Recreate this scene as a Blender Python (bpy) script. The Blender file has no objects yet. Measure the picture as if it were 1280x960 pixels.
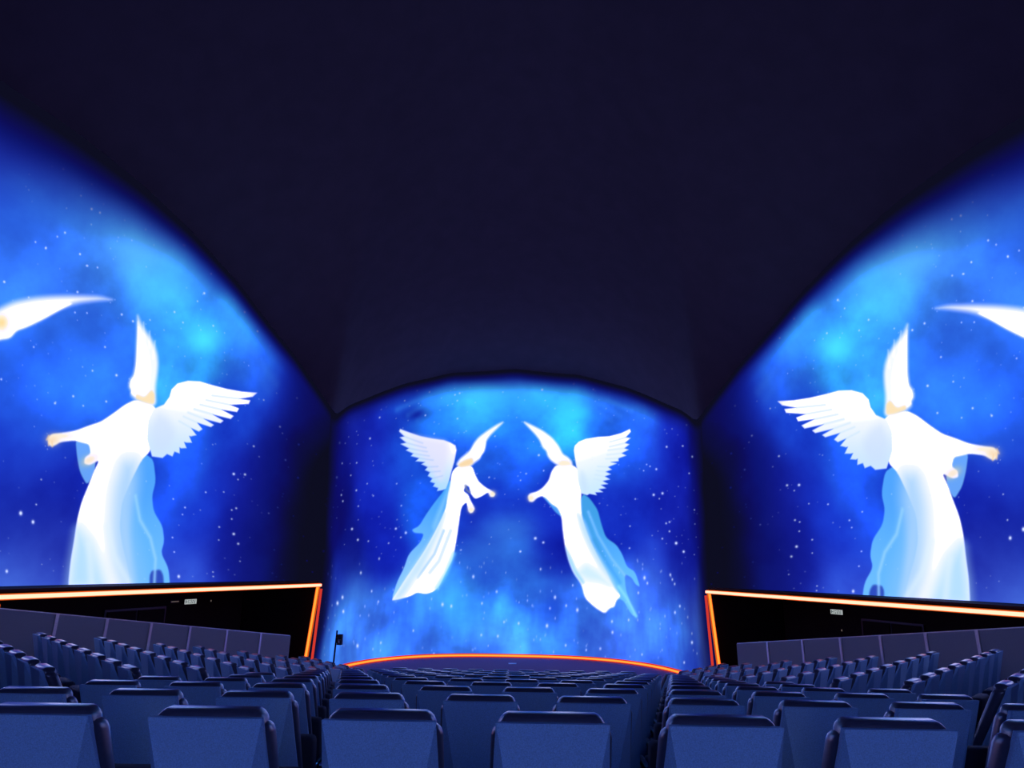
import bpy, bmesh, math
import numpy as np
from mathutils import Vector, Matrix

# ------------------------------------------------------------------ camera, world, exposure
S = bpy.context.scene
COL = S.collection
FPX = 961.0
PITCH = math.radians(13.18)
ROLL = math.radians(1.0)
CAM = np.array([-0.14, 0.0, 3.2])

cd = bpy.data.cameras.new('camera')
cd.sensor_width = 36.0
cd.lens = 36.0 * FPX / 1280.0
cd.clip_end = 300
cam = bpy.data.objects.new('camera', cd)
COL.objects.link(cam)
cam.matrix_world = (Matrix.Translation(Vector(CAM)) @ Matrix.Rotation(math.pi / 2 + PITCH, 4, 'X')
                    @ Matrix.Rotation(ROLL, 4, 'Z'))
S.camera = cam

w = bpy.data.worlds.new('dark_hall')
S.world = w
w.use_nodes = True
w.node_tree.nodes['Background'].inputs[0].default_value = (0, 0, 0, 1)
w.node_tree.nodes['Background'].inputs[1].default_value = 0

S.view_settings.view_transform = 'Standard'
S.view_settings.look = 'None'
S.view_settings.gamma = 1
S.view_settings.exposure = 0.0
S.view_settings.use_curve_mapping = False
try:
    S.cycles.max_bounces = 6
    S.cycles.diffuse_bounces = 4
    S.cycles.use_denoising = True
except Exception:
    pass
SCREEN_GAIN = 1.0          # brightness of the projected picture
rng = np.random.default_rng(7)

# ------------------------------------------------------------------ helpers
def lin(c):
    c = np.asarray(c, float) / 255.0
    return np.where(c <= 0.04045, c / 12.92, ((c + 0.055) / 1.055) ** 2.4)

def thing(name, label, cat, loc=(0, 0, 0), rz=0.0, group=None):
    o = bpy.data.objects.new(name, None)
    COL.objects.link(o)
    o.location = loc
    o.rotation_euler = (0, 0, rz)
    o.empty_display_size = 0.2
    o['label'] = label
    o['category'] = cat
    if group:
        o['group'] = group
    return o

def tag(o, label, cat, group=None):
    o['label'] = label
    o['category'] = cat
    if group:
        o['group'] = group
    return o

def link(name, me, mat, parent=None):
    o = bpy.data.objects.new(name, me)
    COL.objects.link(o)
    if mat is not None and not me.materials:
        me.materials.append(mat)
    if parent is not None:
        o.parent = parent
    return o

def mesh_from(verts, faces, name='mesh'):
    me = bpy.data.meshes.new(name)
    me.from_pydata([tuple(v) for v in verts], [], [tuple(f) for f in faces])
    me.update()
    return me

def bm_mesh(bm, name='mesh', smooth=False):
    bmesh.ops.recalc_face_normals(bm, faces=bm.faces)
    me = bpy.data.meshes.new(name)
    bm.to_mesh(me)
    bm.free()
    if smooth:
        me.polygons.foreach_set('use_smooth', [True] * len(me.polygons))
    return me

def box(x0, x1, y0, y1, z0, z1, bevel=0.0, seg=2, bm=None):
    own = bm is None
    if own:
        bm = bmesh.new()
    r = bmesh.ops.create_cube(bm, size=1.0)
    for v in r['verts']:
        v.co = Vector(((x0 + x1) / 2 + v.co.x * (x1 - x0), (y0 + y1) / 2 + v.co.y * (y1 - y0),
                       (z0 + z1) / 2 + v.co.z * (z1 - z0)))
    if bevel > 0:
        es = list({e for v in r['verts'] for e in v.link_edges})
        bmesh.ops.bevel(bm, geom=es, offset=bevel, segments=seg, profile=0.5, affect='EDGES')
    return bm

def prism(poly, z0, z1):
    """vertical prism over a plan polygon"""
    n = len(poly)
    v = [(p[0], p[1], z0) for p in poly] + [(p[0], p[1], z1) for p in poly]
    f = [tuple(range(n))[::-1], tuple(range(n, 2 * n))]
    f += [(i, (i + 1) % n, n + (i + 1) % n, n + i) for i in range(n)]
    bm = bmesh.new()
    vs = [bm.verts.new(c) for c in v]
    for q in f:
        bm.faces.new([vs[i] for i in q])
    return bm

def sweep(pts, wside, hside, off=(0, 0)):
    """rectangular bar swept along a polyline; wside across (horizontal or in depth), hside the other way"""
    P = [Vector(p) for p in pts]
    bm = bmesh.new()
    rings = []
    for i, p in enumerate(P):
        d = (P[min(i + 1, len(P) - 1)] - P[max(i - 1, 0)]).normalized()
        up = Vector((0, 0, 1)) if abs(d.z) < 0.9 else Vector((0, 1, 0))
        s = d.cross(up).normalized()
        u = s.cross(d).normalized()
        c = p + s * off[0] + u * off[1]
        rings.append([bm.verts.new(c + s * a * wside / 2 + u * b * hside / 2)
                      for a, b in ((-1, -1), (1, -1), (1, 1), (-1, 1))])
    for a, b in zip(rings, rings[1:]):
        for k in range(4):
            bm.faces.new((a[k], a[(k + 1) % 4], b[(k + 1) % 4], b[k]))
    bm.faces.new(rings[0][::-1])
    bm.faces.new(rings[-1])
    return bm

# ------------------------------------------------------------------ materials
def mat_base(name):
    m = bpy.data.materials.new(name)
    m.use_nodes = True
    return m, m.node_tree, m.node_tree.nodes['Principled BSDF']

def fabric(name, col, rough=0.85, speck=0.25, scale=900.0, bump=0.15, spec=0.3):
    m, nt, b = mat_base(name)
    tc = nt.nodes.new('ShaderNodeTexCoord')
    n = nt.nodes.new('ShaderNodeTexNoise')
    n.inputs['Scale'].default_value = scale
    n.inputs['Detail'].default_value = 2
    nt.links.new(tc.outputs['Object'], n.inputs['Vector'])
    r = nt.nodes.new('ShaderNodeValToRGB')
    r.color_ramp.elements[0].position = 0.3
    r.color_ramp.elements[1].position = 0.7
    r.color_ramp.elements[0].color = tuple(c * (1 - speck) for c in col) + (1,)
    r.color_ramp.elements[1].color = tuple(c * (1 + speck) for c in col) + (1,)
    nt.links.new(n.outputs['Fac'], r.inputs['Fac'])
    nt.links.new(r.outputs['Color'], b.inputs['Base Color'])
    b.inputs['Roughness'].default_value = rough
    b.inputs['Specular IOR Level'].default_value = spec
    if bump:
        bp = nt.nodes.new('ShaderNodeBump')
        bp.inputs['Strength'].default_value = bump
        bp.inputs['Distance'].default_value = 0.002
        nt.links.new(n.outputs['Fac'], bp.inputs['Height'])
        nt.links.new(bp.outputs['Normal'], b.inputs['Normal'])
    return m

def emit(name, col, strength, sample=True):
    m, nt, b = mat_base(name)
    nt.nodes.remove(b)
    e = nt.nodes.new('ShaderNodeEmission')
    e.inputs['Color'].default_value = tuple(col) + (1,)
    e.inputs['Strength'].default_value = strength
    nt.links.new(e.outputs[0], nt.nodes['Material Output'].inputs['Surface'])
    if not sample:
        m.cycles.emission_sampling = 'NONE'
    return m

M = {
    'shell': fabric('seat_back_felt', (0.40, 0.66, 0.92), 0.8, 0.16, 260, 0.2),
    'leather': fabric('navy_leather', (0.075, 0.075, 0.12), 0.42, 0.1, 60, 0.05, 0.5),
    'cushion': fabric('navy_seat_cloth', (0.06, 0.06, 0.09), 0.75, 0.15, 300, 0.1),
    'plastic': fabric('black_plastic', (0.02, 0.02, 0.025), 0.4, 0.1, 50, 0.0, 0.5),
    'parapet': fabric('grey_parapet_felt', (0.46, 0.40, 0.40), 0.9, 0.12, 200, 0.1),
    'post': fabric('pale_metal_strip', (0.92, 0.86, 0.80), 0.5, 0.05, 30, 0.0, 0.5),
    'dark': fabric('black_wall_paint', (0.012, 0.011, 0.014), 0.9, 0.1, 3, 0.0, 0.2),
    'ceiling': fabric('black_ceiling_paint', (0.10, 0.072, 0.09), 0.95, 0.06, 2, 0.0, 0.1),
    'carpet': fabric('dark_carpet', (0.07, 0.06, 0.075), 0.95, 0.3, 120, 0.2, 0.2),
    'stagefloor': fabric('stage_carpet', (0.20, 0.10, 0.18), 0.9, 0.12, 25, 0.1, 0.2),
    'tape': fabric('pale_tape', (0.7, 0.7, 0.75), 0.7, 0.05, 20, 0.0),
    'led_hot': emit('led_warm_core', (1.0, 0.22, 0.145), 4.2),
    'led_amber': emit('led_amber_core', (1.0, 0.15, 0.018), 3.0),
    'led_rim': emit('led_orange_lens', (0.75, 0.11, 0.01), 0.9),
    'led_red': emit('led_red_lens_and_reflection', (0.75, 0.045, 0.03), 0.9),
    'sign': emit('exit_sign_face', (0.50, 0.55, 0.55), 0.8),
    'signdim': emit('exit_sign_glyph', (0.03, 0.05, 0.06), 1.0),
    'slit': emit('dim_slit_lamp', (0.22, 0.18, 0.15), 0.5),
}
for k_, met, ro in (('leather', 0.0, 0.3), ('post', 0.7, 0.38)):
    b = M[k_].node_tree.nodes['Principled BSDF']
    b.inputs['Metallic'].default_value = met
    b.inputs['Roughness'].default_value = ro
    b.inputs['Specular IOR Level'].default_value = 0.8
    if k_ == 'leather':
        b.inputs['Coat Weight'].default_value = 0.6
        b.inputs['Coat Roughness'].default_value = 0.28
mch, nt, b = mat_base('chrome')
b.inputs['Base Color'].default_value = (0.85, 0.85, 0.88, 1)
b.inputs['Metallic'].default_value = 1
b.inputs['Roughness'].default_value = 0.2
M['chrome'] = mch

# the projected picture: colours stored on the screen mesh, given off as light
m, nt, b = mat_base('projected_picture')
nt.nodes.remove(b)
at = nt.nodes.new('ShaderNodeVertexColor')
at.layer_name = 'picture'
e = nt.nodes.new('ShaderNodeEmission')
nt.links.new(at.outputs['Color'], e.inputs['Color'])
e.inputs['Strength'].default_value = SCREEN_GAIN
nt.links.new(e.outputs[0], nt.nodes['Material Output'].inputs['Surface'])
m.cycles.emission_sampling = 'NONE'
M['picture'] = m

# ------------------------------------------------------------------ photo pixel -> ray (used only to read positions)
_r0 = np.array([1.0, 0, 0]); _u0 = np.array([0, -math.sin(PITCH), math.cos(PITCH)])
_f = np.array([0, math.cos(PITCH), math.sin(PITCH)])
_R = math.cos(ROLL) * _r0 + math.sin(ROLL) * _u0
_U = -math.sin(ROLL) * _r0 + math.cos(ROLL) * _u0

def to_px(P):
    d = np.asarray(P, float) - CAM
    z = d @ _f
    return np.stack([640 + FPX * (d @ _R) / z, 480 - FPX * (d @ _U) / z], -1)

def ray(px, py):
    d = _f + _R * (px - 640) / FPX + _U * (480 - py) / FPX
    return d

def on_z(px, py, z):
    d = ray(px, py)
    return CAM + d * (z - CAM[2]) / d[2]

def on_y(px, py, y):
    d = ray(px, py)
    return CAM + d * (y - CAM[1]) / d[1]

# ------------------------------------------------------------------ the six-lobed hall
CUSP = np.array([-5.34, 21.8])       # where front and side lobes meet
REAR = np.array([-10.03, 7.15])      # where side and rear-side lobes meet
LEDZ = 2.55                          # bottom of the side lobes
CUSPZ = 7.5
UPRIGHT_LEAN = 0.26                   # the uprights beside the stage lean out by this much at the floor
YM = REAR[1]
KR = 0.727                            # the rear half is this much shallower

def smooth(e0, e1, x):
    t = np.clip((x - e0) / (e1 - e0), 0, 1)
    return t * t * (3 - 2 * t)

# plan curve of the front lobe, by arc length
_th = np.linspace(0, math.pi, 2001)
_n = 2 / 2.6
_px = -5.55 * np.sign(np.cos(_th)) * np.abs(np.cos(_th)) ** _n
_py = 21.6 + 7.0 * np.abs(np.sin(_th)) ** _n
_al = np.concatenate([[0], np.cumsum(np.hypot(np.diff(_px), np.diff(_py)))])
FRONT_L = _al[-1]
_al = _al / FRONT_L

def lobe_front(s, h):
    """s 0..1 from the left cusp to the right one, h height above the stage floor"""
    s = np.asarray(s, float); h = np.asarray(h, float)
    x = np.interp(s, _al, _px); y = np.interp(s, _al, _py)
    end = 1 - smooth(0.0, 2.6, y - 21.6)
    edge_x = -CUSP[0] + UPRIGHT_LEAN * np.clip(1 - h / LEDZ, 0, 1)
    x = x + np.sign(x) * (edge_x - 5.55) * end
    y = y + (CUSP[1] - 21.6) * end
    wgt = 4 * s * (1 - s)
    t = (0.03 * h + 0.011 * h * h) * wgt
    dx, dy = -x, 20.0 - y
    L = np.hypot(dx, dy) + 1e-6
    return np.stack([x + dx / L * t, y + dy / L * t, h + 0 * s], -1)

SIDE_L = float(np.hypot(*(REAR - CUSP)))
_sd = (REAR - CUSP) / SIDE_L
_so = np.array([_sd[1], -_sd[0]])
if _so[0] > 0:
    _so = -_so

def lobe_left(s, h):
    s = np.asarray(s, float); h = np.asarray(h, float)
    wgt = 4 * s * (1 - s)
    out = 1.1 * wgt - (0.10 * np.maximum(h - LEDZ, 0) + 0.012 * np.maximum(h - LEDZ, 0) ** 2) * wgt
    x = CUSP[0] + _sd[0] * s * SIDE_L + _so[0] * out
    y = CUSP[1] + _sd[1] * s * SIDE_L + _so[1] * out
    return np.stack([x, y, h + 0 * s], -1)

def lobe_right(s, h):
    P = lobe_left(s, h)
    P[..., 0] *= -1
    return P

class Lobe:
    def __init__(self, fn, length):
        self.fn, self.L = fn, length
        g = np.meshgrid(np.linspace(0.002, 0.998, 90), np.linspace(-1, 14, 90), indexing='ij')
        self.gs, self.gh = g[0].ravel(), g[1].ravel()
        self.gp = to_px(fn(self.gs, self.gh))
    def at(self, pts):
        """photo pixels -> (metres along the lobe, height)"""
        pts = np.atleast_2d(np.asarray(pts, float))
        d = ((self.gp[None] - pts[:, None]) ** 2).sum(-1)
        i = d.argmin(1)
        s, h = self.gs[i].copy(), self.gh[i].copy()
        for _ in range(14):
            p = to_px(self.fn(s, h)); e = 1e-4
            js = (to_px(self.fn(s + e, h)) - p) / e
            jh = (to_px(self.fn(s, h + e)) - p) / e
            r = pts - p
            det = js[:, 0] * jh[:, 1] - js[:, 1] * jh[:, 0]
            det = np.where(np.abs(det) < 1e-6, 1e-6, det)
            ds = (r[:, 0] * jh[:, 1] - r[:, 1] * jh[:, 0]) / det
            dh = (js[:, 0] * r[:, 1] - js[:, 1] * r[:, 0]) / det
            s = np.clip(s + np.clip(ds, -0.05, 0.05), -0.05, 1.05)
            h = np.clip(h + np.clip(dh, -1, 1), -3, 18)
        return np.stack([s * self.L, h], -1)

LF = Lobe(lobe_front, FRONT_L)
LL = Lobe(lobe_left, SIDE_L)
LR = Lobe(lobe_right, SIDE_L)

# upper outlines of the pictures (read off the photograph, as positions on the lobes)
a = LF.at([(418, 520), (450, 502), (500, 483), (560, 468), (640, 461), (720, 466), (780, 481), (830, 503), (868, 524)])
_fs, _fz = a[:, 0] / FRONT_L, a[:, 1]
def top_front(s):
    ss = np.minimum(s, 1 - s)
    zl = np.interp(s, np.concatenate([[0], _fs, [1]]), np.concatenate([[CUSPZ], _fz, [CUSPZ]]))
    zr = np.interp(1 - s, np.concatenate([[0], _fs, [1]]), np.concatenate([[CUSPZ], _fz, [CUSPZ]]))
    return 0.5 * (zl + zr)
a = LL.at([(402, 492), (370, 446), (300, 356), (240, 289), (180, 232), (100, 168), (0, 100)])
_ls, _lz = a[:, 0] / SIDE_L, a[:, 1]
_ls = np.concatenate([[0], _ls, [min(_ls[-1] + 0.12, 0.93), 1.0]])
_lz = np.concatenate([[CUSPZ], _lz, [_lz[-1] + 0.25, _lz[-1] - 0.5]])
REARZ = _lz[-1]
def top_left(s):
    k = np.interp(s, _ls, _lz)
    kk = 0.25 * np.interp(np.clip(s - .02, 0, 1), _ls, _lz) + 0.25 * np.interp(np.clip(s + .02, 0, 1), _ls, _lz) + 0.5 * k
    return np.where((s < .02) | (s > .98), k, kk)

# ------------------------------------------------------------------ painting the projected pictures (in metres on each lobe)
def vnoise(x, y, seed):
    g = np.random.default_rng(seed).random((128, 128))
    xi = np.floor(x).astype(int); yi = np.floor(y).astype(int)
    fx = x - xi; fy = y - yi
    fx = fx * fx * (3 - 2 * fx); fy = fy * fy * (3 - 2 * fy)
    a = g[xi % 128, yi % 128]; b = g[(xi + 1) % 128, yi % 128]
    c = g[xi % 128, (yi + 1) % 128]; d = g[(xi + 1) % 128, (yi + 1) % 128]
    return a + (b - a) * fx + (c - a) * fy + (a - b - c + d) * fx * fy

def fbm(x, y, seed, oct=4):
    t = 0; amp = 0.5; tot = 0
    for o in range(oct):
        t = t + amp * vnoise(x * 2 ** o + 17.3 * o, y * 2 ** o + 5.1 * o, seed + o)
        tot += amp; amp *= 0.5
    return t / tot

class Canvas:
    """a picture being painted: every sample sits at (metres along the lobe, height)"""
    def __init__(self, lobe, Q):
        self.lobe, self.Q = lobe, Q
        self.C = np.zeros((len(Q), 3))
    def scale(self, p):
        a = self.lobe.at([p, (p[0] + 4, p[1]), (p[0], p[1] + 4)])
        return (a[1] - a[0]) / 4, (a[2] - a[0]) / 4, a[0]
    def field(self, pts, sigma):
        """background colours blended between read-off spots; done in display values"""
        pos = self.lobe.at([p[:2] for p in pts])
        num = np.zeros_like(self.C); den = np.full(len(self.Q), 1e-9)
        for q, p in zip(pos, pts):
            r2 = ((self.Q - q) ** 2).sum(1)
            k = np.exp(-r2 / (2 * sigma * sigma)) + 0.002 / (1 + r2 / (sigma * sigma))**2
            num += k[:, None] * np.array(p[2:5], float); den += k
        self.C = num / den[:, None]
    def clouds(self, f):
        f = np.clip(f, 0.05, 3)
        self.C *= np.stack([f, f ** 1.15, f ** 0.4], 1)
    def blob(self, p, rx, ry, col, alpha, rot=0.0):
        jx, jy, c = self.scale(p)
        J = np.linalg.inv(np.stack([jx, jy], 1))
        d = (self.Q - c) @ J.T
        if rot:
            cr, sr = math.cos(rot), math.sin(rot)
            d = np.stack([d[:, 0] * cr + d[:, 1] * sr, -d[:, 0] * sr + d[:, 1] * cr], 1)
        k = alpha * np.exp(-0.5 * ((d[:, 0] / rx) ** 2 + (d[:, 1] / ry) ** 2))
        self.C += (np.array(col, float) - self.C) * k[:, None]
    def star(self, p, size, b=1.0, tall=1.0):
        jx, jy, c = self.scale(p)
        rad = size * 5 * max(np.abs(jx).max(), np.abs(jy).max()) * max(1, tall)
        i = np.nonzero((np.abs(self.Q[:, 0] - c[0]) < rad) & (np.abs(self.Q[:, 1] - c[1]) < rad))[0]
        if not len(i):
            return
        J = np.linalg.inv(np.stack([jx, jy], 1))
        d = (self.Q[i] - c) @ J.T
        k = b * np.exp(-0.5 * ((d[:, 0] / size) ** 2 + (d[:, 1] / (size * tall)) ** 2))
        k = np.clip(k, 0, 1)
        self.C[i] += (np.array([225, 238, 255.0]) - self.C[i]) * k[:, None]
    def poly(self, pts, col, soft=1.0, alpha=1.0, grad=None, grow=0.0, sharp=False):
        """soft-edged shape. pts in photo pixels. grad=(p0,col0,p1,col1) a colour ramp across it"""
        pts = np.asarray(pts, float)
        if not sharp:
            for _ in range(2):
                nx = np.roll(pts, -1, 0)
                pts = np.stack([0.82 * pts + 0.18 * nx, 0.18 * pts + 0.82 * nx], 1).reshape(-1, 2)
        jx, jy, c = self.scale(np.mean(pts, 0))
        mpp = 0.5 * (np.hypot(*jx) + np.hypot(*jy))
        P = self.lobe.at(pts)
        pad = (soft + abs(grow)) * mpp * 2
        i = np.nonzero((self.Q[:, 0] > P[:, 0].min() - pad) & (self.Q[:, 0] < P[:, 0].max() + pad) &
                       (self.Q[:, 1] > P[:, 1].min() - pad) & (self.Q[:, 1] < P[:, 1].max() + pad))[0]
        q = self.Q[i]
        inside = np.zeros(len(i), bool); dist = np.full(len(i), 1e9)
        for a, b in zip(P, np.roll(P, -1, 0)):
            ab = b - a
            t = np.clip(((q - a) @ ab) / max(ab @ ab, 1e-12), 0, 1)
            dist = np.minimum(dist, ((q - a - t[:, None] * ab) ** 2).sum(1))
            if a[1] != b[1]:
                cr = ((a[1] > q[:, 1]) != (b[1] > q[:, 1])) & (q[:, 0] < (b[0] - a[0]) * (q[:, 1] - a[1]) / (b[1] - a[1]) + a[0])
                inside ^= cr
        sd = np.sqrt(dist) * np.where(inside, 1, -1) / mpp + grow
        k = smooth(-soft, soft, sd) * alpha
        if grad is not None:
            p0, c0, p1, c1 = grad
            A, B = self.lobe.at([p0, p1])
            t = np.clip(((q - A) @ (B - A)) / ((B - A) @ (B - A)), 0, 1)
            t = t * t * (3 - 2 * t)
            col = np.array(c0, float) * (1 - t)[:, None] + np.array(c1, float) * t[:, None]
        else:
            col = np.array(col, float)
        self.C[i] += (col - self.C[i]) * k[:, None]
    def stroke(self, pts, col, width, alpha=1.0):
        jx, jy, c = self.scale(np.mean(pts, 0))
        mpp = 0.5 * (np.hypot(*jx) + np.hypot(*jy))
        P = self.lobe.at(pts); pad = width * mpp * 4
        i = np.nonzero((self.Q[:, 0] > P[:, 0].min() - pad) & (self.Q[:, 0] < P[:, 0].max() + pad) &
                       (self.Q[:, 1] > P[:, 1].min() - pad) & (self.Q[:, 1] < P[:, 1].max() + pad))[0]
        q = self.Q[i]; dist = np.full(len(i), 1e9)
        for a, b in zip(P[:-1], P[1:]):
            ab = b - a
            t = np.clip(((q - a) @ ab) / max(ab @ ab, 1e-12), 0, 1)
            dist = np.minimum(dist, ((q - a - t[:, None] * ab) ** 2).sum(1))
        k = alpha * np.exp(-0.5 * dist / (width * mpp) ** 2)
        self.C[i] += (np.array(col, float) - self.C[i]) * k[:, None]

def zc(pts, x0, y0, sc):
    return [(x0 + p[0] / sc, y0 + p[1] / sc) for p in pts]

WHITE = (255, 255, 255); CREAM = (255, 236, 200); PEACH = (250, 214, 170)
CYAN = (84, 176, 236); PALE = (186, 226, 250)

def paint_front(cv):
    T = lambda pts: zc(pts, 470, 500, 3.4283)
    bg = [(640, 466, 22, 60, 160), (640, 484, 44, 124, 236), (600, 494, 58, 186, 250), (560, 497, 46, 150, 244),
          (715, 515, 52, 200, 252), (680, 500, 50, 170, 250), (640, 515, 44, 150, 246), (640, 545, 36, 126, 244),
          (540, 516, 34, 116, 234), (500, 505, 28, 80, 214), (760, 505, 44, 116, 236), (800, 520, 40, 104, 226),
          (760, 530, 34, 110, 236), (840, 540, 20, 36, 180), (470, 530, 22, 44, 190), (450, 520, 18, 30, 150),
          (460, 560, 18, 30, 164), (430, 560, 14, 20, 130), (420, 640, 12, 16, 110), (440, 690, 12, 18, 120),
          (470, 640, 16, 30, 172), (470, 700, 16, 32, 176), (500, 580, 26, 80, 220), (530, 620, 26, 90, 228),
          (480, 600, 18, 40, 190), (560, 640, 26, 76, 222), (600, 560, 38, 116, 242), (640, 580, 34, 104, 238),
          (640, 620, 24, 70, 222), (620, 645, 22, 54, 206), (590, 660, 18, 38, 180), (690, 640, 20, 46, 196),
          (680, 690, 16, 32, 172), (635, 665, 44, 100, 214), (615, 690, 46, 112, 224), (650, 720, 52, 128, 238),
          (640, 750, 56, 146, 246), (560, 745, 66, 164, 250), (580, 760, 66, 178, 250), (540, 780, 62, 140, 246),
          (600, 720, 40, 100, 230), (510, 770, 50, 116, 236), (470, 780, 60, 126, 238), (445, 750, 60, 126, 232),
          (425, 790, 66, 140, 238), (430, 730, 24, 44, 168), (440, 815, 70, 140, 240), (520, 815, 66, 138, 246),
          (600, 810, 70, 150, 250), (660, 770, 56, 140, 248), (690, 760, 44, 96, 226), (700, 800, 66, 150, 250),
          (640, 805, 76, 158, 252), (760, 800, 74, 136, 248), (740, 770, 66, 146, 246), (800, 740, 60, 110, 232),
          (820, 780, 64, 120, 240), (845, 770, 44, 84, 212), (840, 800, 56, 110, 230), (860, 780, 34, 64, 180),
          (820, 710, 34, 62, 204), (850, 690, 18, 30, 156), (840, 650, 18, 28, 160), (830, 620, 18, 32, 172),
          (860, 740, 18, 28, 146), (880, 780, 34, 44, 110), (870, 640, 14, 20, 126), (885, 700, 12, 14, 86), (890, 600, 10, 10, 60),
          (800, 620, 20, 44, 190), (780, 660, 24, 56, 206), (820, 560, 24, 54, 204), (790, 570, 30, 86, 228),
          (850, 580, 16, 26, 160), (870, 560, 13, 18, 110), (405, 600, 9, 12, 70), (400, 680, 8, 10, 56), (405, 740, 12, 16, 70), (420, 590, 12, 18, 120)]
    cv.field(bg, 0.62)
    jx, jy, c = cv.scale((640, 640))
    x, y = cv.Q[:, 0], cv.Q[:, 1]
    n = fbm(x * 0.55, y * 0.75, 11, 6)
    cv.clouds(1 + 0.85 * (n - 0.5))
    n2 = fbm(x * 1.7 + 9, y * 0.55, 31, 4)
    low = smooth(0, 1, (4.2 - y) / 3.0)
    cv.clouds(1 + 0.5 * (n2 - 0.46) * low)
    # dark pocket, planet rim streaks, cloud heads
    cv.blob((521, 518), 10, 5, (12, 26, 150), 0.85, -0.15)
    cv.blob((714, 514), 13, 11, (60, 220, 255), 0.8)
    cv.blob((612, 494), 24, 12, (64, 205, 255), 0.7)
    cv.blob((680, 505), 26, 10, (52, 176, 252), 0.5)
    for off, al in ((0, 0.35), (7, 0.25), (13, 0.18)):
        cv.stroke([(496 + 2 * off, 512 + off), (520 + off, 501 + off), (570, 484 + off), (640, 477 + off), (700, 482 + off), (760 - off, 500 + off), (790 - 2 * off, 513 + off)],
                  (70, 160, 250), 2.6, al * 0.8)
    cv.blob((632, 660), 22, 12, (60, 128, 226), 0.45)
    cv.blob((600, 690), 26, 14, (54, 120, 226), 0.4)
    cv.blob((445, 742), 12, 16, (72, 140, 238), 0.45)
    cv.blob((572, 752), 14, 22, (70, 196, 252), 0.5)
    cv.blob((690, 760), 9, 9, (30, 80, 226), 0.6)
    cv.blob((808, 726), 20, 14, (66, 116, 230), 0.4)
    cv.blob((866, 770), 7, 24, (60, 90, 180), 0.4)
    # ---- angel on the left, facing right
    cv.poly(T([(320, 330), (290, 390), (250, 440), (215, 490), (185, 540), (153, 556), (165, 570), (206, 572), (190, 610), (140, 660),
               (120, 720), (90, 780), (65, 860), (160, 840), (250, 620), (330, 450)]), CYAN, 1.2, 0.9,
            grad=((560, 600), (70, 170, 232), (500, 740), (150, 214, 246)))
    cv.poly(T([(345, 285), (325, 310), (318, 360), (306, 410), (300, 460), (280, 510), (245, 580), (205, 650), (165, 710), (130, 760), (95, 815),
               (65, 860), (100, 853), (150, 840), (175, 825), (215, 832), (245, 822), (270, 800), (300, 740), (330, 680), (345, 600),
               (355, 530), (365, 460), (388, 436), (395, 475), (405, 486), (416, 480), (424, 465), (405, 430), (395, 405), (374, 390),
               (386, 365), (400, 372), (405, 400), (425, 425), (455, 412), (480, 395), (490, 415), (505, 415), (512, 402),
               (495, 388), (470, 375), (440, 350), (425, 320), (415, 290), (400, 280)]), WHITE, 1.0, 1.0)
    cv.poly(T([(300, 470), (240, 590), (160, 715), (70, 858), (110, 850), (190, 740), (240, 640), (275, 560)]), PALE, 5, 0.75)
    cv.poly(T([(320, 340), (300, 440), (250, 560), (240, 540), (280, 440)]), (150, 214, 244), 4, 0.6)
    cv.stroke(T([(290, 560), (250, 660), (180, 760)]), (140, 200, 238), 1.3, 0.6)
    cv.stroke(T([(320, 560), (270, 690), (230, 740)]), (176, 220, 245), 1.5, 0.5)
    cv.stroke(T([(335, 660), (300, 745), (262, 805)]), (130, 226, 245), 2.0, 0.6)
    cv.blob(T([(205, 780)])[0], 9, 6, WHITE, 0.8)
    cv.stroke(T([(384, 368), (388, 385), (400, 395)]), (120, 130, 170), 1.2, 0.8)
    w = [(345, 215), (340, 195), (318, 182), (290, 172), (240, 165), (190, 155), (140, 138), (103, 124), (100, 135), (122, 156), (102, 160),
         (130, 183), (105, 188), (142, 207), (128, 215), (160, 229), (150, 240), (185, 249), (170, 262), (210, 266), (195, 275), (222, 287),
         (210, 300), (232, 309), (222, 325), (242, 336), (232, 350), (252, 357), (245, 370), (266, 377), (262, 390), (285, 386), (300, 380), (315, 340),
         (325, 300), (335, 265)]
    cv.poly(T(w), WHITE, 0.9, 1.0, sharp=True, grad=(T([(320, 190)])[0], (250, 248, 250), T([(240, 380)])[0], (176, 222, 244)))
    cv.poly(T([(300, 178), (250, 170), (190, 160), (150, 150), (170, 200), (215, 260), (250, 330), (285, 350), (300, 280), (310, 220)]), (226, 226, 238), 6, 0.75)
    for p in ([(122, 156), (200, 185)], [(130, 183), (215, 205)], [(142, 207), (220, 222)], [(160, 229), (228, 240)], [(185, 249), (245, 258)],
              [(222, 287), (265, 285)], [(232, 309), (275, 305)], [(242, 336), (285, 325)]):
        cv.stroke(T(p), (170, 200, 232), 0.7, 0.5)
    cv.poly(T([(548, 93), (520, 105), (480, 130), (440, 160), (420, 185), (405, 215), (385, 232), (360, 252), (345, 275), (355, 288),
               (400, 288), (420, 270), (445, 252), (448, 235), (462, 222), (468, 200), (472, 175), (490, 150), (515, 125)]), WHITE, 2.2, 0.97, grow=0.3)
    cv.poly(T([(470, 150), (420, 195), (400, 225), (420, 245), (445, 250), (465, 215), (470, 180)]), WHITE, 1.6)
    cv.poly(T([(352, 275), (380, 258), (412, 248), (418, 268), (400, 282), (360, 288)]), (250, 214, 160), 2.6, 0.85)
    for p in ((500, 402), (408, 470)):
        cv.blob(T([p])[0], 3, 3, CREAM, 0.7)
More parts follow.
